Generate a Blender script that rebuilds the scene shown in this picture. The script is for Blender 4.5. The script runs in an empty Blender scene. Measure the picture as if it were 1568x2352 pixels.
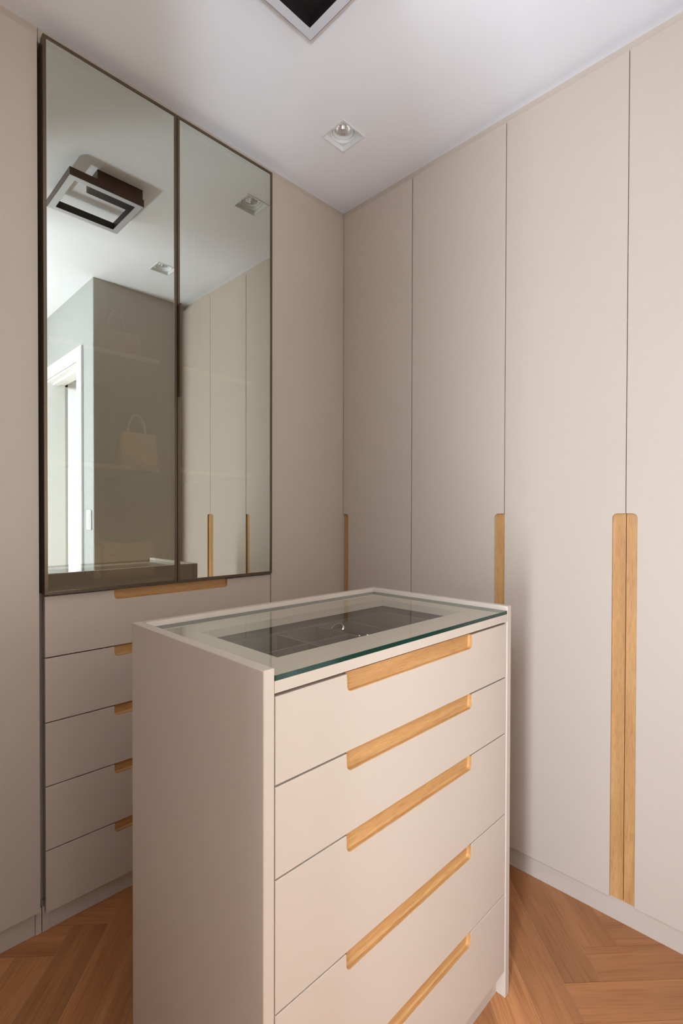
import bpy, bmesh, math, random
from mathutils import Vector, Matrix

random.seed(7)
S = bpy.context.scene
COL = S.collection
PI = math.pi

# ------------------------------------------------------------------ camera
IMG_W, IMG_H = 1568, 2352
cam_d = bpy.data.cameras.new('camera')
cam = bpy.data.objects.new('camera', cam_d)
COL.objects.link(cam)
_yaw, _pitch, _roll = math.radians(44.9855), math.radians(-0.6292), math.radians(0.1438)
_F = Vector((-math.sin(_yaw) * math.cos(_pitch), math.cos(_yaw) * math.cos(_pitch), math.sin(_pitch)))
_R = Vector((math.cos(_yaw), math.sin(_yaw), 0))
_U = _R.cross(_F)
_R2 = _R * math.cos(_roll) + _U * math.sin(_roll)
_U2 = _U * math.cos(_roll) - _R * math.sin(_roll)
_m = Matrix((_R2, _U2, -_F)).transposed().to_4x4()
_m.translation = (1.6086, -1.6178, 1.2096)
cam.matrix_world = _m
cam_d.sensor_fit = 'HORIZONTAL'
cam_d.sensor_width = 36.0
cam_d.lens = 1149.584 / IMG_W * 36.0
cam_d.shift_x = 0.0
cam_d.shift_y = 22.14 / IMG_W
cam_d.clip_start = 0.02
S.camera = cam

# ------------------------------------------------------------------ sky, daylight, exposure
world = bpy.data.worlds.new('sky')
S.world = world
world.use_nodes = True
wb = world.node_tree.nodes['Background']
wb.inputs[0].default_value = (0.90, 0.95, 1.0, 1)
wb.inputs[1].default_value = 2.0


def daylight(name, loc, target, w, h, power, color):
    d = bpy.data.lights.new(name, 'AREA')
    d.shape = 'RECTANGLE'
    d.size, d.size_y = w, h
    d.energy = power
    d.color = color
    o = bpy.data.objects.new(name, d)
    COL.objects.link(o)
    o.location = loc
    o.rotation_euler = (Vector(target) - Vector(loc)).to_track_quat('-Z', 'Z').to_euler()
    return o


# daylight entering through the rear window, the side window and the balcony door of the hall, plus two added uplights
# LIGHTS-BEGIN
COOL = (0.90, 1.02, 1.18)
daylight('daylight_window_low', (1.65, -2.275, 0.65), (1.65, 0, 0.65), 0.17, 1.1, 32, COOL)
daylight('daylight_window_high', (1.73, -2.275, 1.80), (1.73, 0, 1.80), 0.30, 0.8, 29, COOL)
daylight('added_uplight', (2.95, -2.72, 0.02), (2.95, -1.22, 3.0), 0.35, 0.25, 120, COOL)  # added up-facing lamp outside the rear window to brighten the ceiling
daylight('added_uplight_near', (2.55, -2.62, 0.02), (2.55, -1.12, 3.0), 0.35, 0.25, 50, COOL)  # second added uplight for the ceiling, closer in
daylight('daylight_side_window', (2.76, -1.075, 1.925), (0, -1.075, 1.925), 0.35, 0.65, 3.5, (1.0, 0.94, 0.86))
daylight('daylight_hall_door', (2.62, 0.06, 1.1), (0, 0.06, 1.1), 0.95, 2.1, 24, (1.0, 1.0, 1.0))
# LIGHTS-END

S.view_settings.view_transform = 'Standard'
S.view_settings.look = 'None'
S.view_settings.exposure = -0.04
S.view_settings.gamma = 1.0
S.view_settings.use_curve_mapping = False
S.cycles.max_bounces = 12
S.cycles.diffuse_bounces = 6
S.cycles.glossy_bounces = 6
S.cycles.transmission_bounces = 8
S.cycles.transparent_max_bounces = 16
S.cycles.caustics_reflective = True
S.cycles.caustics_refractive = False

# ------------------------------------------------------------------ materials
def new_mat(name):
    m = bpy.data.materials.new(name)
    m.use_nodes = True
    nt = m.node_tree
    b = nt.nodes['Principled BSDF']
    return m, nt, b


def plain(name, col, rough=0.5, metal=0.0, spec=0.5, noise=0.03, scale=6.0, bump=0.0):
    m, nt, b = new_mat(name)
    tc = nt.nodes.new('ShaderNodeTexCoord')
    nz = nt.nodes.new('ShaderNodeTexNoise')
    nz.inputs['Scale'].default_value = scale
    nz.inputs['Detail'].default_value = 4
    nt.links.new(tc.outputs['Object'], nz.inputs['Vector'])
    mx = nt.nodes.new('ShaderNodeMix')
    mx.data_type = 'RGBA'
    c = Vector(col)
    mx.inputs['A'].default_value = (*(c * (1 - noise)), 1)
    mx.inputs['B'].default_value = (*(c * (1 + noise)), 1)
    nt.links.new(nz.outputs['Fac'], mx.inputs['Factor'])
    nt.links.new(mx.outputs['Result'], b.inputs['Base Color'])
    b.inputs['Roughness'].default_value = rough
    b.inputs['Metallic'].default_value = metal
    b.inputs['Specular IOR Level'].default_value = spec
    if bump:
        n2 = nt.nodes.new('ShaderNodeTexNoise')
        n2.inputs['Scale'].default_value = scale * 40
        nt.links.new(tc.outputs['Object'], n2.inputs['Vector'])
        bp = nt.nodes.new('ShaderNodeBump')
        bp.inputs['Strength'].default_value = bump
        bp.inputs['Distance'].default_value = 0.002
        nt.links.new(n2.outputs['Fac'], bp.inputs['Height'])
        nt.links.new(bp.outputs['Normal'], b.inputs['Normal'])
    return m


def wood(name, axis, dark, light, line, rough, grain=1.0, per_object=0.0):
    """straight-grained timber, fibres along the local axis 0/1/2"""
    m, nt, b = new_mat(name)
    N = nt.nodes.new
    L = nt.links.new
    tc = N('ShaderNodeTexCoord')
    oi = N('ShaderNodeObjectInfo')
    off = N('ShaderNodeVectorMath')
    off.operation = 'MULTIPLY_ADD'
    comb = N('ShaderNodeCombineXYZ')
    for i in range(3):
        L(oi.outputs['Random'], comb.inputs[i])
    L(comb.outputs[0], off.inputs[0])
    off.inputs[1].default_value = (37.1, 23.7, 51.3)
    L(tc.outputs['Object'], off.inputs[2])

    def stretched(s_long, s_cross):
        mp = N('ShaderNodeMapping')
        sc = [s_cross] * 3
        sc[axis] = s_long
        mp.inputs['Scale'].default_value = sc
        L(off.outputs[0], mp.inputs['Vector'])
        return mp

    m1 = stretched(1.6 * grain, 22 * grain)
    n1 = N('ShaderNodeTexNoise')
    n1.inputs['Scale'].default_value = 1.0
    n1.inputs['Detail'].default_value = 5
    n1.inputs['Roughness'].default_value = 0.55
    n1.inputs['Distortion'].default_value = 0.6
    L(m1.outputs[0], n1.inputs['Vector'])
    m2 = stretched(14 * grain, 380 * grain)
    n2 = N('ShaderNodeTexNoise')
    n2.inputs['Scale'].default_value = 1.0
    n2.inputs['Detail'].default_value = 2
    L(m2.outputs[0], n2.inputs['Vector'])
    r1 = N('ShaderNodeValToRGB')
    r1.color_ramp.elements[0].position = 0.30
    r1.color_ramp.elements[0].color = (*dark, 1)
    r1.color_ramp.elements[1].position = 0.70
    r1.color_ramp.elements[1].color = (*light, 1)
    L(n1.outputs['Fac'], r1.inputs['Fac'])
    r2 = N('ShaderNodeValToRGB')
    r2.color_ramp.elements[0].position = 0.36
    r2.color_ramp.elements[0].color = (*line, 1)
    r2.color_ramp.elements[1].position = 0.50
    r2.color_ramp.elements[1].color = (1, 1, 1, 1)
    L(n2.outputs['Fac'], r2.inputs['Fac'])
    mu = N('ShaderNodeMix')
    mu.data_type = 'RGBA'
    mu.blend_type = 'MULTIPLY'
    mu.inputs['Factor'].default_value = 1.0
    L(r1.outputs['Color'], mu.inputs['A'])
    L(r2.outputs['Color'], mu.inputs['B'])
    hs = N('ShaderNodeHueSaturation')
    L(mu.outputs['Result'], hs.inputs['Color'])
    mr = N('ShaderNodeMapRange')
    mr.inputs['To Min'].default_value = 1.0 - per_object
    mr.inputs['To Max'].default_value = 1.0 + per_object
    L(oi.outputs['Random'], mr.inputs['Value'])
    L(mr.outputs['Result'], hs.inputs['Value'])
    L(hs.outputs['Color'], b.inputs['Base Color'])
    b.inputs['Roughness'].default_value = rough
    bp = N('ShaderNodeBump')
    bp.inputs['Strength'].default_value = 0.12
    bp.inputs['Distance'].default_value = 0.0006
    L(n2.outputs['Fac'], bp.inputs['Height'])
    L(bp.outputs['Normal'], b.inputs['Normal'])
    return m


M_LACQ = plain('beige_lacquer', (0.515, 0.428, 0.350), 0.42, spec=0.4, noise=0.012, scale=3)
M_CARC = plain('beige_board', (0.45, 0.385, 0.33), 0.55, noise=0.02)
M_SHADEBOARD = plain('shade_darkened_board', (0.20, 0.165, 0.125), 0.6, noise=0.03)  # beige board darkened: interior and gap shade is put into the colour
M_CEIL = plain('ceiling_paint', (0.90, 0.90, 0.93), 0.9, spec=0.2, noise=0.01, bump=0.03)
M_WALL = plain('wall_paint', (0.62, 0.60, 0.565), 0.9, spec=0.2, noise=0.015, bump=0.04)
M_WALLD = plain('grey_wall_paint', (0.50, 0.455, 0.39), 0.9, spec=0.2, noise=0.02, bump=0.04)
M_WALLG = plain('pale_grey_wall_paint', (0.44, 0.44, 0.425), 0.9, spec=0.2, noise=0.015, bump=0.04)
M_BLACK = plain('black_lamp_lining', (0.012, 0.008, 0.008), 0.5, noise=0.05)
M_WHITE = plain('white_enamel', (0.82, 0.82, 0.80), 0.35, noise=0.01)
M_SPOT = plain('white_downlight_paint', (0.80, 0.80, 0.80), 0.45, noise=0.01)
M_BRONZE = plain('bronze_profile', (0.13, 0.092, 0.058), 0.36, metal=0.7, noise=0.05)
M_BROWN = plain('brown_lamp_metal', (0.085, 0.04, 0.026), 0.35, metal=0.25, noise=0.05)
M_DIFF = plain('opal_diffuser', (0.62, 0.62, 0.66), 0.35, noise=0.01)
M_CHROME = plain('bright_reflector', (0.88, 0.87, 0.86), 0.22, metal=1.0, noise=0.02)
M_SILVER = plain('silver', (0.86, 0.84, 0.80), 0.14, metal=1.0, noise=0.03, scale=200)
M_GOLD = plain('gold', (0.85, 0.68, 0.36), 0.16, metal=1.0, noise=0.03, scale=200)
M_FLOCK = plain('dark_flocking', (0.085, 0.07, 0.062), 0.95, spec=0.1, noise=0.12, scale=60, bump=0.3)
M_FLOCK_LIT = plain('flocked_rim_lit', (0.115, 0.098, 0.088), 0.9, spec=0.15, noise=0.1, scale=60, bump=0.3)  # flocking lightened: light on the rim and divider tops put into the colour
M_JOINT = plain('pale_joint', (0.66, 0.45, 0.25), 0.7, noise=0.1, scale=30)
M_BAG = plain('cream_leather', (0.70, 0.58, 0.38), 0.5, noise=0.04, scale=25, bump=0.2)
M_BAGD = plain('cream_leather_seam', (0.42, 0.34, 0.22), 0.6, noise=0.05, scale=25)
M_PEACH = plain('peach_leather', (0.66, 0.46, 0.31), 0.55, noise=0.06, scale=18, bump=0.2)
M_ROSE = plain('rose_leather', (0.40, 0.24, 0.19), 0.55, noise=0.06, scale=18, bump=0.2)
M_OAK = [wood('oak_along_%s' % 'xyz'[a], a, (0.44, 0.218, 0.074), (0.56, 0.305, 0.114), (0.80, 0.74, 0.66), 0.5, 2.0)
         for a in range(3)]
M_PLANK = wood('plank_wood', 0, (0.335, 0.13, 0.047), (0.53, 0.228, 0.086), (0.84, 0.78, 0.72), 0.45, 0.55, 0.11)


def mirror_glass(name):
    m = bpy.data.materials.new(name)
    m.use_nodes = True
    nt = m.node_tree
    nt.nodes.clear()
    N = nt.nodes.new
    out = N('ShaderNodeOutputMaterial')
    gl = N('ShaderNodeBsdfGlossy')
    gl.inputs['Color'].default_value = (0.86, 0.89, 0.80, 1)
    gl.inputs['Roughness'].default_value = 0.0
    tr = N('ShaderNodeBsdfTransparent')
    tr.inputs['Color'].default_value = (0.95, 0.80, 0.56, 1)
    mx = N('ShaderNodeMixShader')
    mx.inputs[0].default_value = 0.30
    nt.links.new(gl.outputs[0], mx.inputs[1])
    nt.links.new(tr.outputs[0], mx.inputs[2])
    nt.links.new(mx.outputs[0], out.inputs[0])
    return m


def clear_glass(name, tint):
    m = bpy.data.materials.new(name)
    m.use_nodes = True
    nt = m.node_tree
    nt.nodes.clear()
    N = nt.nodes.new
    out = N('ShaderNodeOutputMaterial')
    gl = N('ShaderNodeBsdfGlossy')
    gl.inputs['Color'].default_value = (1, 1, 1, 1)
    gl.inputs['Roughness'].default_value = 0.0
    tr = N('ShaderNodeBsdfTransparent')
    tr.inputs['Color'].default_value = (*tint, 1)
    fr = N('ShaderNodeFresnel')
    fr.inputs['IOR'].default_value = 1.5
    mx = N('ShaderNodeMixShader')
    ge = N('ShaderNodeNewGeometry')
    inv = N('ShaderNodeMath')
    inv.operation = 'SUBTRACT'
    inv.inputs[0].default_value = 1.0
    nt.links.new(ge.outputs['Backfacing'], inv.inputs[1])
    mul = N('ShaderNodeMath')
    mul.operation = 'MULTIPLY'
    nt.links.new(fr.outputs[0], mul.inputs[0])
    nt.links.new(inv.outputs[0], mul.inputs[1])
    nt.links.new(mul.outputs[0], mx.inputs[0])
    nt.links.new(tr.outputs[0], mx.inputs[1])
    nt.links.new(gl.outputs[0], mx.inputs[2])
    nt.links.new(mx.outputs[0], out.inputs[0])
    return m


M_MIRROR = mirror_glass('tinted_mirror_glass')
M_GLASS = clear_glass('green_float_glass', (0.98, 0.992, 0.972))
M_PANE = clear_glass('window_glass', (0.97, 0.98, 0.98))
M_BULB = clear_glass('bulb_glass', (0.97, 0.97, 0.97))
M_GEDGE = plain('green_glass_edge', (0.002, 0.028, 0.019), 0.12, spec=0.5, noise=0.15, scale=4)

# ------------------------------------------------------------------ helpers
ROOT_LOC = {}


def thing(name, label, cat, loc, group=None):
    o = bpy.data.objects.new(name, None)
    o.empty_display_size = 0.05
    COL.objects.link(o)
    o.location = loc
    o['label'] = label
    o['category'] = cat
    if group:
        o['group'] = group
    ROOT_LOC[o] = Vector(loc)
    return o


def obj(name, bm, mats, parent=None, label=None, smooth=False):
    """link a bmesh (world coordinates) as one mesh object under parent"""
    off = ROOT_LOC.get(parent, Vector((0, 0, 0))) if parent else Vector((0, 0, 0))
    if off.length:
        bmesh.ops.translate(bm, verts=bm.verts, vec=-off)
    bmesh.ops.recalc_face_normals(bm, faces=bm.faces)
    me = bpy.data.meshes.new(name)
    bm.to_mesh(me)
    bm.free()
    for m in (mats if isinstance(mats, (list, tuple)) else [mats]):
        me.materials.append(m)
    if smooth:
        for p in me.polygons:
            p.use_smooth = True
    o = bpy.data.objects.new(name, me)
    COL.objects.link(o)
    if parent:
        o.parent = parent
        ROOT_LOC[o] = off
    if label:
        o['label'] = label
    return o


def struct(name, bm, mats):
    o = obj(name, bm, mats)
    o['kind'] = 'structure'
    return o


def one(name, bm, mats, label, cat, group=None, smooth=False):
    """a thing that is one mesh; origin moved to the middle of its base"""
    xs = [v.co.x for v in bm.verts]
    ys = [v.co.y for v in bm.verts]
    zs = [v.co.z for v in bm.verts]
    c = Vector(((min(xs) + max(xs)) / 2, (min(ys) + max(ys)) / 2, min(zs)))
    bmesh.ops.translate(bm, verts=bm.verts, vec=-c)
    o = obj(name, bm, mats, smooth=smooth)
    o.location = c
    o['label'] = label
    o['category'] = cat
    if group:
        o['group'] = group
    return o


def box(bm, x0, x1, y0, y1, z0, z1, bev=0.0, mi=0, seg=1):
    v = [bm.verts.new((x, y, z)) for x in (x0, x1) for y in (y0, y1) for z in (z0, z1)]
    fs = []
    for idx in ((0, 1, 3, 2), (4, 6, 7, 5), (0, 4, 5, 1), (2, 3, 7, 6), (0, 2, 6, 4), (1, 5, 7, 3)):
        f = bm.faces.new([v[i] for i in idx])
        f.material_index = mi
        fs.append(f)
    if bev:
        es = list({e for f in fs for e in f.edges})
        bmesh.ops.bevel(bm, geom=es, offset=bev, segments=seg, affect='EDGES', profile=0.5, clamp_overlap=True)
    return fs


def boxes(*specs, bev=0.0):
    bm = bmesh.new()
    for s in specs:
        box(bm, *s, bev=bev)
    return bm


def map_right(u, v, d):      # right-hand run: fronts in the plane y = 0
    return (u, d, v)


def map_left(u, v, d):       # mirror run: fronts in the plane x = 0
    return (-d, u, v)


XIF, XIB, YIL, YIR, ZI = 1.0221, 0.5616, -1.1887, -0.4261, 0.986


def map_isl(u, v, d):        # island drawer fronts
    return (XIF - d, u, v)


def slab(poly, mp, d0, d1, bev=0.0008):
    """extrude a 2-D outline between depths d0 (front) and d1 (back)"""
    bm = bmesh.new()
    a = [bm.verts.new(mp(u, v, d0)) for u, v in poly]
    b = [bm.verts.new(mp(u, v, d1)) for u, v in poly]
    fr = bm.faces.new(a)
    bm.faces.new(b[::-1])
    n = len(poly)
    for i in range(n):
        j = (i + 1) % n
        bm.faces.new((a[j], a[i], b[i], b[j]))
    if bev:
        bmesh.ops.bevel(bm, geom=list(fr.edges), offset=bev, segments=1, affect='EDGES', clamp_overlap=True)
    return bm


def arc(cx, cy, r, a0, a1, n=7):
    return [(cx + r * math.cos(a0 + (a1 - a0) * i / n), cy + r * math.sin(a0 + (a1 - a0) * i / n)) for i in range(n + 1)]


def door_outline(u0, u1, v0, v1, side, w, zt, r=0.011):
    """door leaf with a pull cut out of its lower side edge up to zt"""
    if side is None:
        return [(u0, v0), (u1, v0), (u1, v1), (u0, v1)]
    p = [(0, v0), (u1 - u0 - w, v0)] + [(x, y) for x, y in arc(u1 - u0 - w + r, zt - r, r, PI, PI / 2)] + \
        [(u1 - u0, zt), (u1 - u0, v1), (0, v1)]
    if side == 'right':
        return [(u0 + x, y) for x, y in p]
    return [(u1 - x, y) for x, y in p][::-1]


def pull_plate(u0, u1, v0, zt, side, r=0.011):
    """outline of the timber behind such a cut-out"""
    w = u1 - u0
    p = [(0, v0), (w, v0), (w, zt)] + arc(r, zt - r, r, PI / 2, PI)
    if side == 'right':
        return [(u0 + x, y) for x, y in p]
    return [(u1 - x, y) for x, y in p][::-1]


def notch_pts(a, b, vt, h, r=0.009, n=6):
    """U of a drawer pull from top-left, down, along and up to top-right"""
    return [(a, vt)] + arc(a + r, vt - h + r, r, PI, 1.5 * PI, n) + arc(b - r, vt - h + r, r, 1.5 * PI, 2 * PI, n) + [(b, vt)]


def drawer_outline(u0, u1, v0, v1, a, b, h):
    return [(u0, v0), (u1, v0), (u1, v1)] + notch_pts(a, b, v1, h)[::-1] + [(u0, v1)]


def drawer_pull(mp, a, b, vt, h, rec, d1, lip=0.0015):
    """timber finger pull: lip flush with the front, cove wall, recessed back"""
    bm = bmesh.new()
    o = notch_pts(a, b, vt, h)
    i = notch_pts(a + lip, b - lip, vt, h - lip, 0.008)
    c = notch_pts(a + lip + 0.0025, b - lip - 0.0025, vt, h - lip - 0.003, 0.006)
    rings = [(o, d1), (o, 0.0004), (i, 0.0004), (i, rec - 0.003), (c, rec)]
    vs = [[bm.verts.new(mp(u, v, d)) for u, v in pts] for pts, d in rings]
    for r0, r1 in zip(vs, vs[1:]):
        for k in range(len(o) - 1):
            bm.faces.new((r0[k], r0[k + 1], r1[k + 1], r1[k]))
    bm.faces.new(vs[-1])
    bm.faces.new(vs[0][::-1])
    return bm


def tube(bm, pts, r, seg=8, mi=0, cap=True):
    pts = [Vector(p) for p in pts]
    rings = []
    up = None
    for k, p in enumerate(pts):
        t = (pts[min(k + 1, len(pts) - 1)] - pts[max(k - 1, 0)]).normalized()
        if up is None:
            up = t.orthogonal().normalized()
        up = (up - t * up.dot(t)).normalized()
        s = t.cross(up)
        rr = r[k] if isinstance(r, (list, tuple)) else r
        rings.append([bm.verts.new(p + (up * math.cos(2 * PI * j / seg) + s * math.sin(2 * PI * j / seg)) * rr) for j in range(seg)])
    for a, b in zip(rings, rings[1:]):
        for j in range(seg):
            f = bm.faces.new((a[j], a[(j + 1) % seg], b[(j + 1) % seg], b[j]))
            f.material_index = mi
    if cap:
        bm.faces.new(rings[0][::-1]).material_index = mi
        bm.faces.new(rings[-1]).material_index = mi


def lathe(bm, c, prof, seg=32, mi=0):
    """revolve (radius, z) pairs about the vertical through c"""
    rings = []
    for r, z in prof:
        if r < 1e-6:
            rings.append([bm.verts.new((c[0], c[1], z))])
        else:
            rings.append([bm.verts.new((c[0] + r * math.cos(2 * PI * j / seg), c[1] + r * math.sin(2 * PI * j / seg), z)) for j in range(seg)])
    for a, b in zip(rings, rings[1:]):
        for j in range(seg):
            k = (j + 1) % seg
            if len(a) == 1:
                f = bm.faces.new((a[0], b[k], b[j]))
            elif len(b) == 1:
                f = bm.faces.new((a[j], a[k], b[0]))
            else:
                f = bm.faces.new((a[j], a[k], b[k], b[j]))
            f.material_index = mi


def frame_prism(bm, outer, inner, z0, z1, mi_bottom=0, mi_side=0, mi_in=0):
    """square ring between two rectangles (x0, x1, y0, y1)"""
    def rect(r, z):
        return [bm.verts.new((x, y, z)) for x, y in ((r[0], r[2]), (r[1], r[2]), (r[1], r[3]), (r[0], r[3]))]
    ob, ot, ib, it = rect(outer, z0), rect(outer, z1), rect(inner, z0), rect(inner, z1)
    for k in range(4):
        j = (k + 1) % 4
        bm.faces.new((ob[k], ob[j], ib[j], ib[k])).material_index = mi_bottom
        bm.faces.new((ot[k], it[k], it[j], ot[j])).material_index = mi_side
        bm.faces.new((ob[k], ot[k], ot[j], ob[j])).material_index = mi_side
        bm.faces.new((ib[k], ib[j], it[j], it[k])).material_index = mi_in


# ------------------------------------------------------------------ setting
H = 2.60
# floor: pale sub-base whose colour shows in the open joints, herringbone boards as parts
floor = struct('floor', boxes((-0.62, 4.7, -3.75, 1.3, -0.08, -0.0014)), M_JOINT)

PW, PL = 0.1035, 0.533
PA = math.radians(47.4)
UX, UY = math.cos(PA), math.sin(PA)


def sn_to_xy(s, n):
    return (s * UX + n * UY, s * UY - n * UX)


def clip_rect(poly, x0, x1, y0, y1):
    def cut(pts, f, inter):
        out = []
        for k, p in enumerate(pts):
            q = pts[(k + 1) % len(pts)]
            if f(p):
                out.append(p)
            if f(p) != f(q):
                out.append(inter(p, q))
        return out

    def ix(c):
        return lambda p, q: (c, p[1] + (q[1] - p[1]) * (c - p[0]) / (q[0] - p[0]))

    def iy(c):
        return lambda p, q: (p[0] + (q[0] - p[0]) * (c - p[1]) / (q[1] - p[1]), c)
    for f, i in ((lambda p: p[0] >= x0, ix(x0)), (lambda p: p[0] <= x1, ix(x1)),
                 (lambda p: p[1] >= y0, iy(y0)), (lambda p: p[1] <= y1, iy(y1))):
        if len(poly) < 3:
            return []
        poly = cut(poly, f, i)
    return poly


def lay_planks():
    s0, n0 = 0.6350, 0.9164
    g = 0.0007
    for i in range(-40, 41):
        for m in range(-6, 7):
            bs, bn = s0 + i * PW + m * PL, n0 - i * PW + m * PL
            # a board across (along s) and the board standing at its near end (along n)
            for kind, (sa, sb, na, nb) in (('s', (bs, bs + PL, bn, bn + PW)), ('n', (bs - PW, bs, bn + PW - PL, bn + PW))):
                gs = [(sa + g, na + g), (sb - g, na + g), (sb - g, nb - g), (sa + g, nb - g)]
                xy = [sn_to_xy(s, n) for s, n in gs]
                best = []
                for rect in ((-0.021, 1.516, -1.698, 0.021), (1.516, 2.715, -1.698, -0.556), (1.405, 2.715, -2.235, -1.698)):
                    c = clip_rect(xy, *rect)
                    if len(c) >= 3:
                        best.append(c)
                if not best:
                    continue
                cs, cn = (sa + sb) / 2, (na + nb) / 2
                cx, cy = sn_to_xy(cs, cn)
                rot = PA if kind == 's' else PA - PI / 2
                ca, sa_ = math.cos(-rot), math.sin(-rot)
                bm = bmesh.new()
                dz = random.uniform(-0.0002, 0.0002)
                for c in best:
                    loc = [((x - cx) * ca - (y - cy) * sa_, (x - cx) * sa_ + (y - cy) * ca) for x, y in c]
                    a = [bm.verts.new((x, y, dz)) for x, y in loc]
                    b = [bm.verts.new((x, y, -0.0014)) for x, y in loc]
                    bm.faces.new(a)
                    for k in range(len(a)):
                        j = (k + 1) % len(a)
                        bm.faces.new((a[j], a[k], b[k], b[j]))
                bmesh.ops.recalc_face_normals(bm, faces=bm.faces)
                me = bpy.data.meshes.new('plank')
                bm.to_mesh(me)
                bm.free()
                me.materials.append(M_PLANK)
                o = bpy.data.objects.new('plank', me)
                COL.objects.link(o)
                o.location = (cx, cy, 0)
                o.rotation_euler = (0, 0, rot)
                o.parent = floor


lay_planks()

# ceiling with two square openings for the downlights
SPOTS = [(0.3024, -0.3075), (1.135, -0.3125)]
SO = 0.0535


def ceiling_mesh():
    bm = bmesh.new()
    xs = sorted({-0.7, 4.75} | {c[0] + s * SO for c in SPOTS for s in (-1, 1)})
    ys = sorted({-3.75, 1.3} | {c[1] + s * SO for c in SPOTS for s in (-1, 1)})
    for i in range(len(xs) - 1):
        for j in range(len(ys) - 1):
            mx, my = (xs[i] + xs[i + 1]) / 2, (ys[j] + ys[j + 1]) / 2
            if any(abs(mx - c[0]) < SO and abs(my - c[1]) < SO for c in SPOTS):
                continue
            box(bm, xs[i], xs[i + 1], ys[j], ys[j + 1], H, H + 0.12)
    bmesh.ops.remove_doubles(bm, verts=bm.verts, dist=1e-5)
    inner = [f for f in bm.faces if all(len(e.link_faces) > 2 for e in f.edges)]
    return bm


struct('ceiling', ceiling_mesh(), M_CEIL)
struct('wall_left', boxes((-0.75, -0.62, -3.75, 1.3, 0, H)), M_WALL)
struct('wall_back', boxes((-0.62, 1.521, 0.62, 0.75, 0, H)), M_WALL)
# the wall that closes the right-hand run and turns into the doorway wall
DX0, DX1, DZ = 1.760, 2.420, 2.165
struct('wall_return', boxes((1.521, 1.655, -0.44, 1.3, 0, H)), M_WALL)
struct('trim_1', boxes((1.517, 1.521, -0.553, 0.0, 0, H)), M_WALLD)
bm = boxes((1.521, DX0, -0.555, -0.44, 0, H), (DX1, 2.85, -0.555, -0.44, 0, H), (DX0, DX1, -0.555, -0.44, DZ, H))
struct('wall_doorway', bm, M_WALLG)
# rear wall left of the entrance, behind the camera, and the two windows
struct('wall_rear', boxes((-0.62, 1.40, -2.36, -1.70, 0, H)), M_WALL)
W2 = (1.40, 2.60, 0.1, 2.2)
bm = boxes((W2[1], 2.85, -2.36, -2.24, 0, H), (W2[0], 1.85, -2.36, -2.24, 0, W2[2]), (1.85, W2[1], -2.36, -2.24, 0, 0.40), (W2[0], W2[1], -2.36, -2.24, W2[3], H))  # right-hand sill raised to block the added uplights from the island panel
struct('wall_window', bm, M_WALL)
W1 = (-1.60, -0.90, 0.3, 2.25)
bm = boxes((2.72, 2.85, -2.24, W1[0], 0, H), (2.72, 2.85, W1[1], -0.555, 0, H),
           (2.72, 2.85, W1[0], W1[1], 0, W1[2]), (2.72, 2.85, W1[0], W1[1], W1[3], H))
struct('wall_side', bm, M_WALL)
# hall beyond the doorway with its glazed balcony door
bm = boxes((2.425, 2.56, 0.55, 1.3, 0, H), (2.425, 2.56, -0.4395, 0.55, 2.17, H))
struct('wall_hall_side', bm, M_WHITE)
struct('wall_hall_back', boxes((1.655, 2.425, 1.2, 1.3, 0, H)), M_WHITE)


def window(name, mp, a0, a1, z0, z1, bars=1, t=0.045):
    o = bpy.data.objects.new(name, None)
    COL.objects.link(o)
    o['kind'] = 'structure'
    ROOT_LOC[o] = Vector((0, 0, 0))
    f = bmesh.new()
    for (p, q, r, s) in ((a0, a0 + t, z0, z1), (a1 - t, a1, z0, z1), (a0, a1, z0, z0 + t), (a0, a1, z1 - t, z1)):
        box(f, *mp(p, q), r, s)
    m = (a0 + a1) / 2
    if bars:
        box(f, *mp(m - 0.03, m + 0.03), z0, z1)
    obj('window_frame', f, M_WHITE, o)
    g = mp(a0 + t, a1 - t)
    g = [v for v in g]
    # thin pane in the middle of the frame depth
    if abs(g[1] - g[0]) < abs(g[3] - g[2]):
        c = (g[0] + g[1]) / 2
        g[0], g[1] = c - 0.002, c + 0.002
    else:
        c = (g[2] + g[3]) / 2
        g[2], g[3] = c - 0.002, c + 0.002
    obj('pane', boxes((*g, z0 + t, z1 - t)), M_PANE, o)
    return o


window('window_1', lambda a, b: [a, b, -2.34, -2.29], 1.401, 1.85, W2[2], W2[3], bars=0)
window('window_4', lambda a, b: [a, b, -2.34, -2.29], 1.851, W2[1], 0.40, W2[3], bars=0)  # unseen; sill and width shaped to pass the added uplights to the ceiling
window('window_2', lambda a, b: [2.77, 2.82, a, b], *W1)
window('window_3', lambda a, b: [2.426, 2.471, a, b], -0.439, 0.55, 0.0, 2.169, bars=0, t=0.024)

# door casing round the doorway
door = bpy.data.objects.new('door_1', None)
COL.objects.link(door)
door['kind'] = 'structure'
ROOT_LOC[door] = Vector((0, 0, 0))
CW = 0.078
for nm, (x0, x1, z0, z1) in (('casing', (DX0 - CW, DX0, 0, DZ + CW)), ('casing', (DX1, DX1 + CW, 0, DZ + CW)), ('casing', (DX0, DX1, DZ, DZ + CW))):
    bm = boxes((x0, x1, -0.571, -0.555, z0, z1), bev=0.003)
    obj(nm, bm, M_WHITE, door)
for x0, x1, z0, z1 in ((DX0, DX0 + 0.018, 0, DZ), (DX1 - 0.018, DX1, 0, DZ), (DX0 + 0.018, DX1 - 0.018, DZ - 0.018, DZ)):
    obj('jamb', boxes((x0, x1, -0.555, -0.44, z0, z1), bev=0.001), M_WHITE, door)
obj('stop', boxes((DX0 + 0.018, DX1 - 0.018, -0.52, -0.485, DZ - 0.030, DZ - 0.018), (DX0 + 0.018, DX0 + 0.030, -0.52, -0.485, 0, DZ - 0.030)), M_WHITE, door)

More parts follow.
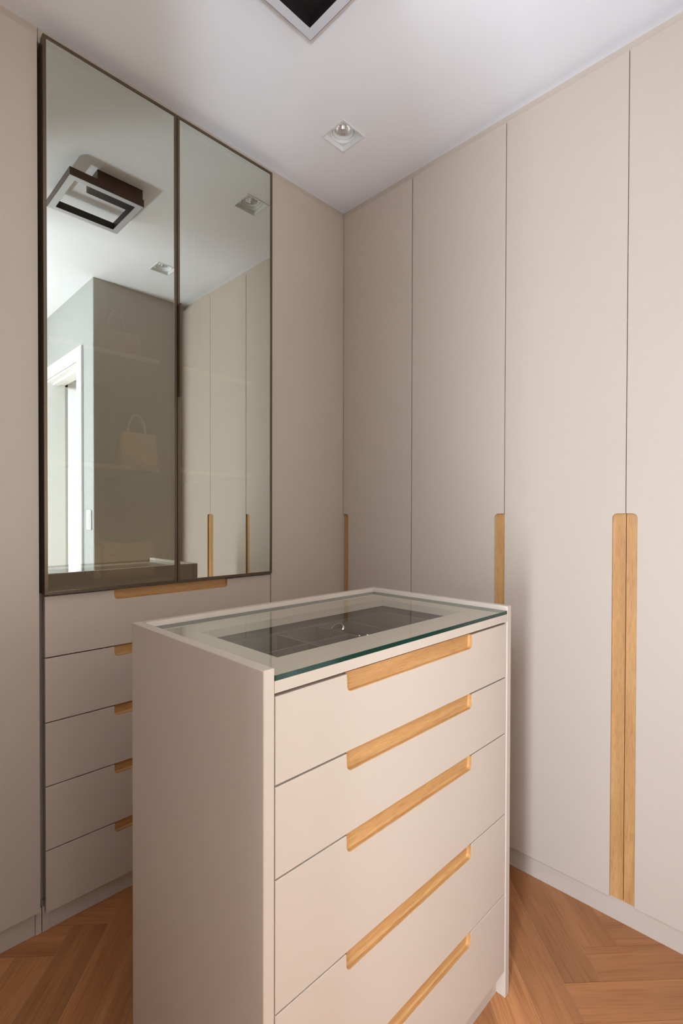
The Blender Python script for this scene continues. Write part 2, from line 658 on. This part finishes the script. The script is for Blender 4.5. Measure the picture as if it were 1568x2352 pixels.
# ------------------------------------------------------------------ right-hand wardrobes
ZDB, ZDT, ZH = 0.0748, 2.5606, 1.2196
RD = 0.009          # recess of the timber pulls in the doors
DT = 0.018


def carcass(mp, u0, u1, z0, z1, t=0.018, depth=0.56, inset=0.019):
    bm = bmesh.new()

    def b(ua, ub, za, zb, da, db):
        p, q = mp(ua, za, da), mp(ub, zb, db)
        box(bm, min(p[0], q[0]), max(p[0], q[0]), min(p[1], q[1]), max(p[1], q[1]), min(p[2], q[2]), max(p[2], q[2]))
    b(u0, u0 + t, z0, z1, inset, depth)
    b(u1 - t, u1, z0, z1, inset, depth)
    b(u0 + t, u1 - t, z0, z0 + t, inset, depth)
    b(u0 + t, u1 - t, z1 - t, z1, inset, depth)
    b(u0 + t, u1 - t, z0 + t, z1 - t, depth - 0.012, depth)
    return bm


def mbox(mp, ua, ub, za, zb, da, db, bev=0.0):
    p, q = mp(ua, za, da), mp(ub, zb, db)
    bm = bmesh.new()
    box(bm, min(p[0], q[0]), max(p[0], q[0]), min(p[1], q[1]), max(p[1], q[1]), min(p[2], q[2]), max(p[2], q[2]), bev)
    return bm


def wardrobe(mp, base, u0, u1, doors, label, group=None):
    """doors: list of (ua, ub, pull side, pull width)"""
    t = thing('wardrobe', label, 'wardrobe', base, group)
    obj('carcass', carcass(mp, u0 + 0.001, u1 - 0.001, ZDB + 0.002, ZDT - 0.002), M_CARC, t)
    obj('plinth', mbox(mp, u0, u1, 0.0, ZDB + 0.001, 0.020, 0.05), M_LACQ, t)
    obj('top_filler', mbox(mp, u0 if u0 > 0.1 else -0.026, u1, ZDT - 0.001, H, 0.026, 0.05), M_LACQ, t)
    for ua, ub, side, w in doors:
        d = obj('door', slab(door_outline(ua, ub, ZDB, ZDT - 0.002, side, w, ZH), mp, 0.0, DT), M_LACQ, t)
        if side:
            if side == 'right':
                pl = pull_plate(ub - w, ub, ZDB, ZH, side)
            else:
                pl = pull_plate(ua, ua + w, ZDB, ZH, side)
            obj('handle', slab(pl, mp, RD, DT, 0.0), M_OAK[2], d, 'recessed oak pull strip')
    return t


wardrobe(map_right, (0.19, 0.3, 0), 0.003, 0.3865, [(0.003, 0.3835, 'left', 0.032)],
         'tall beige wardrobe in the corner with a narrow oak pull at its left edge', 'beige wardrobes along the right wall')
wardrobe(map_right, (0.585, 0.3, 0), 0.3865, 0.7845, [(0.3885, 0.783, 'right', 0.0345)],
         'tall beige wardrobe behind the island with one oak pull on its right edge', 'beige wardrobes along the right wall')
wardrobe(map_right, (1.163, 0.3, 0), 0.7845, 1.5165, [(0.786, 1.1615, 'right', 0.0345), (1.1635, 1.515, 'left', 0.030)],
         'double door beige wardrobe with two long oak pulls meeting at the centre', 'beige wardrobes along the right wall')

# ------------------------------------------------------------------ mirror run (left)
t = thing('wardrobe', 'plain beige tall wardrobe between the mirror cabinet and the corner', 'wardrobe', (-0.3, -0.2, 0), 'beige wardrobes beside the mirror cabinet')
obj('carcass', carcass(map_left, -0.402, 0.016, ZDB + 0.002, ZDT - 0.002), M_CARC, t)
obj('plinth', mbox(map_left, -0.402, 0.018, 0, ZDB + 0.001, 0.020, 0.05), M_LACQ, t)
obj('top_filler', mbox(map_left, -0.402, 0.05, ZDT - 0.001, H, 0.026, 0.05), M_LACQ, t)
obj('door', slab([(-0.4045, ZDB), (0.0165, ZDB), (0.0165, ZDT - 0.002), (-0.4045, ZDT - 0.002)], map_left, 0, DT), M_LACQ, t)

t = thing('wardrobe', 'plain beige tall wardrobe left of the mirror cabinet', 'wardrobe', (-0.3, -1.47, 0), 'beige wardrobes beside the mirror cabinet')
obj('carcass', carcass(map_left, -1.695, -1.2305, ZDB + 0.002, ZDT - 0.002), M_CARC, t)
obj('plinth', mbox(map_left, -1.695, -1.2295, 0, ZDB + 0.001, 0.022, 0.05), M_LACQ, t)
obj('side_panel', boxes((-0.56, -0.0195, -1.2285, -1.2135, 0, 0.0735), (-0.56, -0.055, -1.2285, -1.2135, 0.0735, ZDT - 0.002)), M_LACQ, t)
obj('top_filler', mbox(map_left, -1.695, -1.2135, ZDT - 0.001, H, 0.026, 0.05), M_LACQ, t)
obj('door', slab([(-1.695, ZDB), (-1.2205, ZDB), (-1.2205, ZDT - 0.002), (-1.695, ZDT - 0.002)], map_left, 0, DT), M_LACQ, t)

# drawer unit under the mirror cabinet
t = thing('drawer_unit', 'built-in chest of five beige drawers under the mirror cabinet', 'chest of drawers', (-0.3, -0.808, 0))
obj('side_panel', boxes((-0.56, -0.0195, -1.2115, -1.1925, 0, 0.0735), (-0.56, -0.055, -1.2115, -1.1925, 0.0735, 0.981)), M_LACQ, t)
obj('side_panel', mbox(map_left, -0.424, -0.405, 0, 0.981, 0.0195, 0.56), M_LACQ, t)
obj('plinth', mbox(map_left, -1.1915, -0.425, 0, 0.066, 0.022, 0.05), M_LACQ, t)
obj('carcass', boxes((-0.56, -0.021, -1.1915, -0.425, 0.066, 0.084), (-0.56, -0.548, -1.1915, -0.425, 0.084, 0.963), (-0.56, -0.021, -1.1915, -0.425, 0.963, 0.981)), M_CARC, t)
SEAMS = [0.0615, 0.2425, 0.4280, 0.6128, 0.8000, 0.9785]
for k in range(5):
    v0, v1 = SEAMS[k] + 0.0018, SEAMS[k + 1] - 0.0018
    d = obj('drawer', slab(drawer_outline(-1.2065, -0.4085, v0, v1, -1.0135, -0.606, 0.030), map_left, 0, DT), M_LACQ, t)
    obj('handle', drawer_pull(map_left, -1.0135, -0.606, v1, 0.030, 0.009, DT), M_OAK[1], d, 'recessed oak finger pull')

# mirror-fronted display cabinet
YL, YM, YR, ZB, ZT = -1.2115, -0.8115, -0.4125, 0.9835, 2.5555


def mfront(y):
    return 0.016 - 0.005 * (y + 0.8)


def map_mir(u, v, d):
    return (mfront(u) - d, u, v)


t = thing('display_cabinet', 'tall display cabinet with two bronze framed tinted mirror doors', 'cabinet', (-0.3, -0.81, 0.98))
cx0, cx1 = -0.56, -0.012  # cabinet panels use the darkened board to imitate a dim interior
obj('side_panel', boxes((cx0, cx1, -1.2085, -1.1905, 0.983, 2.557)), M_SHADEBOARD, t)
obj('side_panel', boxes((cx0, cx1, -0.4285, -0.4105, 0.983, 2.557)), M_SHADEBOARD, t)
obj('divider', boxes((cx0, cx1, -0.8195, -0.8035, 1.0, 2.54)), M_SHADEBOARD, t)
obj('base_panel', boxes((cx0, cx1, -1.1905, -0.4285, 0.983, 1.0)), M_SHADEBOARD, t)
obj('top_panel', boxes((cx0, cx1, -1.1905, -0.4285, 2.54, 2.557)), M_SHADEBOARD, t)
obj('back_panel', boxes((cx0 - 0.012, cx0, -1.2085, -0.4105, 0.983, 2.557)), M_SHADEBOARD, t)
obj('top_filler', mbox(map_left, -1.212, -0.404, 2.558, H, 0.026, 0.05), M_LACQ, t)
SH = (1.364, 1.7415)
for zs in SH:
    for ya, yb in ((-1.1905, -0.8195), (-0.8035, -0.4285)):
        obj('shelf', boxes((cx0, -0.100, ya, yb, zs, zs + 0.0155), bev=0.0008), M_LACQ, t)
for ya, yb in ((YL, YM - 0.0012), (YM + 0.0012, YR)):
    fw = 0.0084
    bm = bmesh.new()
    for (ua, ub, va, vb) in ((ya, ya + fw, ZB, ZT), (yb - fw, yb, ZB, ZT), (ya + fw, yb - fw, ZB, ZB + fw), (ya + fw, yb - fw, ZT - fw, ZT)):
        vs = [bm.verts.new(map_mir(u, v, d)) for u in (ua, ub) for v in (va, vb) for d in (-0.0018, 0.0235)]
        for idx in ((0, 1, 3, 2), (4, 6, 7, 5), (0, 4, 5, 1), (2, 3, 7, 6), (0, 2, 6, 4), (1, 5, 7, 3)):
            bm.faces.new([vs[i] for i in idx])
    d = obj('door', bm, M_BRONZE, t, 'bronze framed mirror door')
    bm = bmesh.new()
    q = [bm.verts.new(map_mir(u, v, 0.0)) for u, v in ((ya + fw, ZB + fw), (yb - fw, ZB + fw), (yb - fw, ZT - fw), (ya + fw, ZT - fw))]
    bm.faces.new(q)
    obj('mirror_pane', bm, M_MIRROR, d, 'tinted reflective glass pane')
    if ya > -1:
        bm = bmesh.new()
        box(bm, mfront(-0.81) + 0.0018, mfront(-0.81) + 0.019, ya + 0.0002, ya + 0.0080, 1.6115, 1.9225, 0.0006)
        obj('handle', bm, M_BRONZE, d, 'slim bronze bar handle')

# bags kept behind the mirror doors
def handbag(loc, w, h, dep, mat, seam, label, handle_h):
    t = thing('handbag', label, 'handbag', loc)
    x, y, z = loc
    bm = bmesh.new()
    fs = box(bm, x - dep, x, y - w / 2, y + w / 2, z, z + h)
    for v in bm.verts:
        if v.co.z > z + h / 2:
            v.co.x = x - dep / 2 + (v.co.x - (x - dep / 2)) * 0.55
    bmesh.ops.bevel(bm, geom=list(bm.edges), offset=0.005, segments=3, affect='EDGES', clamp_overlap=True)
    obj('body', bm, mat, t, smooth=True)

    def flapmap(u, v, d):
        k = (v - z) / h
        xf = x - dep * 0.225 * k
        return (xf + 0.0045 - d, u, v)
    a, b2 = y - w / 2 + 0.001, y + w / 2 - 0.001
    out = [(a, z + h - 0.004)] + arc(a + 0.012, z + h * 0.30 + 0.012, 0.012, PI, 1.5 * PI, 5) + \
        [(y - 0.004, z + h * 0.30)] + arc(y + 0.022, z + h * 0.27, 0.026, PI, 1.5 * PI, 5)[1:] + \
        arc(b2 - 0.016, z + h * 0.27 - 0.010, 0.016, 1.5 * PI, 2 * PI, 5) + [(b2, z + h - 0.004)]
    obj('flap', slab(out, flapmap, 0.0, 0.0042, 0.0008), mat, t)
    bm = bmesh.new()
    edge = [flapmap(u, v, -0.0003) for u, v in out[1:-1]]
    tube(bm, edge, 0.0009, 5)
    obj('piping', bm, seam, t)
    bm = bmesh.new()
    hx = x - dep / 2
    pts = [(hx, y - 0.001 + 0.031 * math.cos(PI - PI * k / 14), z + h - 0.004 + handle_h * math.sin(PI * k / 14)) for k in range(15)]
    tube(bm, pts, 0.0035, 8)
    obj('strap', bm, mat, t, smooth=True)
    return t


handbag((-0.104, -0.8815, SH[0] + 0.0155), 0.116, 0.118, 0.075, M_BAG, M_BAGD,
        'small cream flap handbag with a round top handle on the shelf behind the mirror', 0.068)
handbag((-0.22, -0.905, SH[1] + 0.0155), 0.15, 0.12, 0.08, M_ROSE, M_BAGD,
        'dull rose handbag seen dimly on the upper shelf behind the mirror', 0.08)


def slouchy(loc, w, h, dep):
    t = thing('clutch_bag', 'slouching peach leather clutch bag low behind the mirror door', 'bag', loc)
    x, y, z = loc
    bm = bmesh.new()
    nu, nv = 14, 8
    front, back = [], []
    for i in range(nu + 1):
        fu = i / nu
        top = h * (1 - 0.11 * math.sin(PI * fu) ** 1.2)
        fa, ba = [], []
        for j in range(nv + 1):
            fv = j / nv
            th = dep / 2 * (1 - fv ** 2.2) * (0.65 + 0.35 * math.sin(PI * min(max(fu, 0.03), 0.97))) + 0.003
            wob = 0.004 * math.sin(9 * fu + 5 * fv)
            fa.append(bm.verts.new((x - dep / 2 + th + wob * (1 - fv), y - w / 2 + w * fu, z + top * fv)))
            ba.append(bm.verts.new((x - dep / 2 - th, y - w / 2 + w * fu, z + top * fv)))
        front.append(fa)
        back.append(ba)
    for i in range(nu):
        for j in range(nv):
            bm.faces.new((front[i][j], front[i + 1][j], front[i + 1][j + 1], front[i][j + 1]))
            bm.faces.new((back[i][j], back[i][j + 1], back[i + 1][j + 1], back[i + 1][j]))
        bm.faces.new((front[i][nv], front[i + 1][nv], back[i + 1][nv], back[i][nv]))
        bm.faces.new((front[i][0], back[i][0], back[i + 1][0], front[i + 1][0]))
    for i in (0, nu):
        for j in range(nv):
            bm.faces.new((front[i][j], front[i][j + 1], back[i][j + 1], back[i][j]))
    obj('body', bm, M_PEACH, t, smooth=True)
    bm = bmesh.new()
    tube(bm, [(x - dep / 2 + 0.030 + 0.012 * math.sin(PI * k / 8), y - w / 2 + 0.02 + 0.035 * k / 8, z + h * 0.62 - 0.004 * math.sin(PI * k / 8)) for k in range(9)], 0.003, 6)
    obj('zip_pull', bm, M_BAG, t)
    return t


slouchy((-0.105, -0.914, 1.0), 0.178, 0.128, 0.085)
bm = bmesh.new()
box(bm, -0.20, -0.12, -1.034, -1.010, 1.0, 1.112, 0.006, seg=2)
one('pouch', bm, M_BAG, 'narrow cream pouch standing left of the peach clutch bag', 'pouch')

# ------------------------------------------------------------------ island dresser
isl = thing('island_dresser', 'freestanding beige island dresser with glass top and five oak pulled drawers', 'dresser', (0.79, -0.807, 0))
TI = 0.0200
obj('side_panel', boxes((XIB, XIF, YIL, YIL + TI, 0, ZI), bev=0.0012), M_LACQ, isl)
obj('side_panel', boxes((XIB, XIF, YIR - TI, YIR, 0, ZI), bev=0.0012), M_LACQ, isl)
YA, YB = YIL + TI, YIR - TI
obj('back_panel', boxes((XIB + 0.0015, XIB + 0.0195, YA + 0.0015, YB - 0.0015, 0.0, ZI), bev=0.0008), M_LACQ, isl)
XB = XIB + 0.0195
ZG0, ZG1 = 0.9667, 0.9750
# board under the glass with its display opening
HX0, HX1, HY0, HY1 = 0.663, 0.925, -1.089, -0.502
bm = bmesh.new()
for r in ((XB, HX0, YA, YB), (HX1, XIF, YA, YB), (HX0, HX1, YA, HY0), (HX0, HX1, HY1, YB)):
    box(bm, *r, 0.9486, ZG0)
bmesh.ops.remove_doubles(bm, verts=bm.verts, dist=1e-6)
obj('top_board', bm, M_LACQ, isl, 'frame board with a display opening')
bm = bmesh.new()
fs = box(bm, XB + 0.001, XIF - 0.0004, YA + 0.001, YB - 0.001, ZG0 + 0.0002, ZG1)
for f in fs:
    if abs(f.calc_center_median().z - (ZG0 + ZG1) / 2) < 0.001:
        f.material_index = 1
obj('glass_top', bm, [M_GLASS, M_GEDGE], isl, 'clear glass plate with a dark green edge')
obj('plinth', boxes((0.980, 0.998, YA, YB, 0, 0.0665)), M_LACQ, isl)
obj('carcass', boxes((0.985, 0.9985, YA, YB, 0.0665, 0.884)), M_SHADEBOARD, isl)  # dark backing added so the gaps between drawers look shaded
DS = [(0.9425, 0.8104), (0.8070, 0.6702), (0.6672, 0.4672), (0.4642, 0.2657), (0.2627, 0.0675)]
for v1, v0 in DS:
    d = obj('drawer', slab(drawer_outline(YA + 0.0028, YB - 0.0028, v0, v1, -1.0145, -0.6095, 0.0310), lambda u, v, e: map_isl(u, v, e + 0.002), 0, DT), M_LACQ, isl)
    obj('handle', drawer_pull(lambda u, v, e: map_isl(u, v, e + 0.002), -1.0145, -0.6095, v1, 0.0310, 0.0092, DT), M_OAK[1], d, 'recessed oak finger pull')
# lined jewellery tray below the opening
tr = obj('jewellery_tray', boxes((0.640, 0.655, -1.110, -0.480, 0.893, 0.948), (0.933, 0.948, -1.110, -0.480, 0.893, 0.948),
                                 (0.655, 0.933, -1.110, -1.097, 0.893, 0.948), (0.655, 0.933, -0.494, -0.480, 0.893, 0.948),
                                 (0.640, 0.948, -1.110, -0.480, 0.888, 0.893)), M_FLOCK, isl, 'dark flock lined jewellery tray')
bm = boxes((0.655, 0.672, -1.097, -0.494, 0.893, 0.931), (0.916, 0.933, -1.097, -0.494, 0.893, 0.931),
           (0.672, 0.916, -1.097, -1.080, 0.893, 0.931), (0.672, 0.916, -0.511, -0.494, 0.893, 0.931))
obj('rim', bm, M_FLOCK_LIT, tr)
ZD = 0.9295
for spec in ((0.7765, 0.7835, -1.080, -0.762), (0.672, 0.7765, -0.893, -0.886), (0.7835, 0.916, -0.893, -0.886),
             (0.672, 0.916, -0.769, -0.762), (0.672, 0.916, -0.668, -0.661)):
    obj('divider', boxes((*spec, 0.893, ZD)), M_FLOCK_LIT, tr)

# jewellery lying in the tray
bm = bmesh.new()
nseg, c0 = 22, Vector((0.752, -0.775, ZD + 0.0006))
ax, ay = Vector((0.97, -0.17, 0.16)).normalized(), Vector((0.12, 0.78, 0.62)).normalized()
rings = []
for k in range(nseg + 1):
    a = math.radians(-8 + 190 * k / nseg)
    wd = 0.0022 + 0.0050 * math.sin(PI * k / nseg)
    ctr = c0 + (ax * math.cos(a) * 0.0245 + ay * math.sin(a) * 0.016)
    rad = (ax * math.cos(a) + ay * math.sin(a)).normalized()
    nrm = ax.cross(ay).normalized()
    rings.append([bm.verts.new(ctr + rad * s * 0.0007 + nrm * q * wd) for s, q in ((1, 1), (1, -1), (-1, -1), (-1, 1))])
for r0, r1 in zip(rings, rings[1:]):
    for j in range(4):
        bm.faces.new((r0[j], r0[(j + 1) % 4], r1[(j + 1) % 4], r1[j]))
bm.faces.new(rings[0])
bm.faces.new(rings[-1][::-1])
zmin = min(v.co.z for v in bm.verts)
bmesh.ops.translate(bm, verts=bm.verts, vec=(0, 0, ZD + 0.0002 - zmin))
one('cuff_bracelet', bm, M_SILVER, 'open silver cuff bracelet lying in the dark jewellery tray', 'bracelet', smooth=True)


def stud(x, y, mat, label):
    bm = bmesh.new()
    bmesh.ops.create_icosphere(bm, subdivisions=2, radius=0.0032, matrix=Matrix.Translation((x, y, 0.893 + 0.0300)))
    tube(bm, [(x, y, 0.893 + 0.030), (x + 0.004, y + 0.002, 0.894)], 0.0008, 5)
    return one('earring', bm, mat, label, 'earring', 'earrings in the jewellery tray', smooth=True)


stud(0.795, -0.742, M_GOLD, 'tiny gold stud earring nearest the silver cuff')
stud(0.803, -0.722, M_SILVER, 'tiny silver stud earring beyond the gold one')

# ------------------------------------------------------------------ ceiling fittings
LX0, LX1, LY0, LY1, LZ = 0.5500, 0.8435, -0.9785, -0.6850, 2.5315
t = thing('ceiling_lamp', 'square brown ceiling lamp with a white ring above the island', 'lamp', ((LX0 + LX1) / 2, (LY0 + LY1) / 2, LZ))
bw = 0.0275
bm = bmesh.new()
frame_prism(bm, (LX0, LX1, LY0, LY1), (LX0 + bw, LX1 - bw, LY0 + bw, LY1 - bw), LZ + 0.0002, LZ + 0.030, mi_in=1)
obj('ring_body', bm, [M_BROWN, M_BLACK], t)
bm = bmesh.new()
frame_prism(bm, (LX0 + 0.0018, LX1 - 0.0018, LY0 + 0.0018, LY1 - 0.0018), (LX0 + bw - 0.001, LX1 - bw + 0.001, LY0 + bw - 0.001, LY1 - bw + 0.001), LZ - 0.0008, LZ + 0.0010)
obj('diffuser', bm, M_DIFF, t, 'white light ring on the underside')
bm = boxes((LX0, LX0 + 0.125, -0.875, LY1 - 0.006, LZ + 0.0302, H))
for f in bm.faces:
    if abs(f.calc_center_median().z - (LZ + 0.0302)) < 1e-4 or f.calc_center_median().x > LX0 + 0.12:
        f.material_index = 1
obj('canopy', bm, [M_BROWN, M_BLACK], t)


def downlight(c, label):
    x, y = c
    t = thing('downlight', label, 'downlight', (x, y, H - 0.002), 'recessed downlights in the ceiling')
    bm = bmesh.new()
    o, i, p = 0.0580, 0.0515, 0.0485
    lv = [(o, H), (o, H - 0.0018), (i, H - 0.0018), (p, H + 0.0125)]
    rs = [[bm.verts.new((x + s * r, y + q * r, z)) for s, q in ((-1, -1), (1, -1), (1, 1), (-1, 1))] for r, z in lv]
    for a, b in zip(rs, rs[1:]):
        for k in range(4):
            bm.faces.new((a[k], a[(k + 1) % 4], b[(k + 1) % 4], b[k]))
    obj('trim', bm, M_SPOT, t)
    # inner plate with a round opening
    bm = bmesh.new()
    n = 40
    sq = []
    ci = []
    for k in range(n):
        a = 2 * PI * k / n
        m = max(abs(math.cos(a)), abs(math.sin(a)))
        sq.append(bm.verts.new((x + p * math.cos(a) / m, y + p * math.sin(a) / m, H + 0.0125)))
        ci.append(bm.verts.new((x + 0.0465 * math.cos(a), y + 0.0465 * math.sin(a), H + 0.0125)))
    for k in range(n):
        bm.faces.new((sq[k], sq[(k + 1) % n], ci[(k + 1) % n], ci[k]))
    obj('plate', bm, M_SPOT, t)
    bm = bmesh.new()
    lathe(bm, c, [(0.0475, H + 0.030), (0.0465, H + 0.0105), (0.0450, H + 0.0100), (0.0402, H + 0.0175), (0.0402, H + 0.030)], 40)
    obj('gimbal_ring', bm, M_SPOT, t, smooth=False)
    bm = bmesh.new()
    lathe(bm, c, [(0.0388, H + 0.034), (0.0388, H + 0.0180), (0.0375, H + 0.0172), (0.0305, H + 0.0215), (0.0300, H + 0.030)], 40)
    obj('lamp_ring', bm, M_SPOT, t)
    bm = bmesh.new()
    lathe(bm, c, [(0.0300, H + 0.026), (0.0285, H + 0.036), (0.0240, H + 0.047), (0.0165, H + 0.056), (0.0070, H + 0.060), (0, H + 0.060)], 24)
    obj('reflector', bm, M_CHROME, t)
    bm = bmesh.new()
    lathe(bm, c, [(0, H + 0.020), (0.006, H + 0.021), (0.0105, H + 0.025), (0.0120, H + 0.032), (0.0115, H + 0.040), (0.008, H + 0.050), (0.006, H + 0.058)], 24)
    obj('bulb', bm, M_BULB, t, smooth=True)
    bm = bmesh.new()
    box(bm, x - SO + 0.001, x + SO - 0.001, y - SO + 0.001, y + SO - 0.001, H + 0.070, H + 0.075)
    for (a, b, c2, d) in ((-1, -0.97, -1, 1), (0.97, 1, -1, 1), (-0.97, 0.97, -1, -0.97), (-0.97, 0.97, 0.97, 1)):
        s = SO - 0.001
        box(bm, x + a * s, x + b * s, y + c2 * s, y + d * s, H + 0.0135, H + 0.070)
    obj('housing', bm, M_SPOT, t)
    return t


downlight(SPOTS[0], 'square white recessed downlight in the corner above the wardrobes')
downlight(SPOTS[1], 'square white recessed downlight seen only in the mirror')

# light switch beside the doorway
t = thing('light_switch', 'white light switch plate beside the doorway, seen in the mirror', 'switch', (1.578, -0.556, 1.12))
obj('plate', boxes((1.546, 1.612, -0.5645, -0.5555, 1.124, 1.243), bev=0.004), M_WHITE, t)
for z0, z1 in ((1.196, 1.222), (1.168, 1.194), (1.140, 1.166)):
    obj('rocker', boxes((1.564, 1.594, -0.5675, -0.5640, z0, z1), bev=0.001), M_WHITE, t)
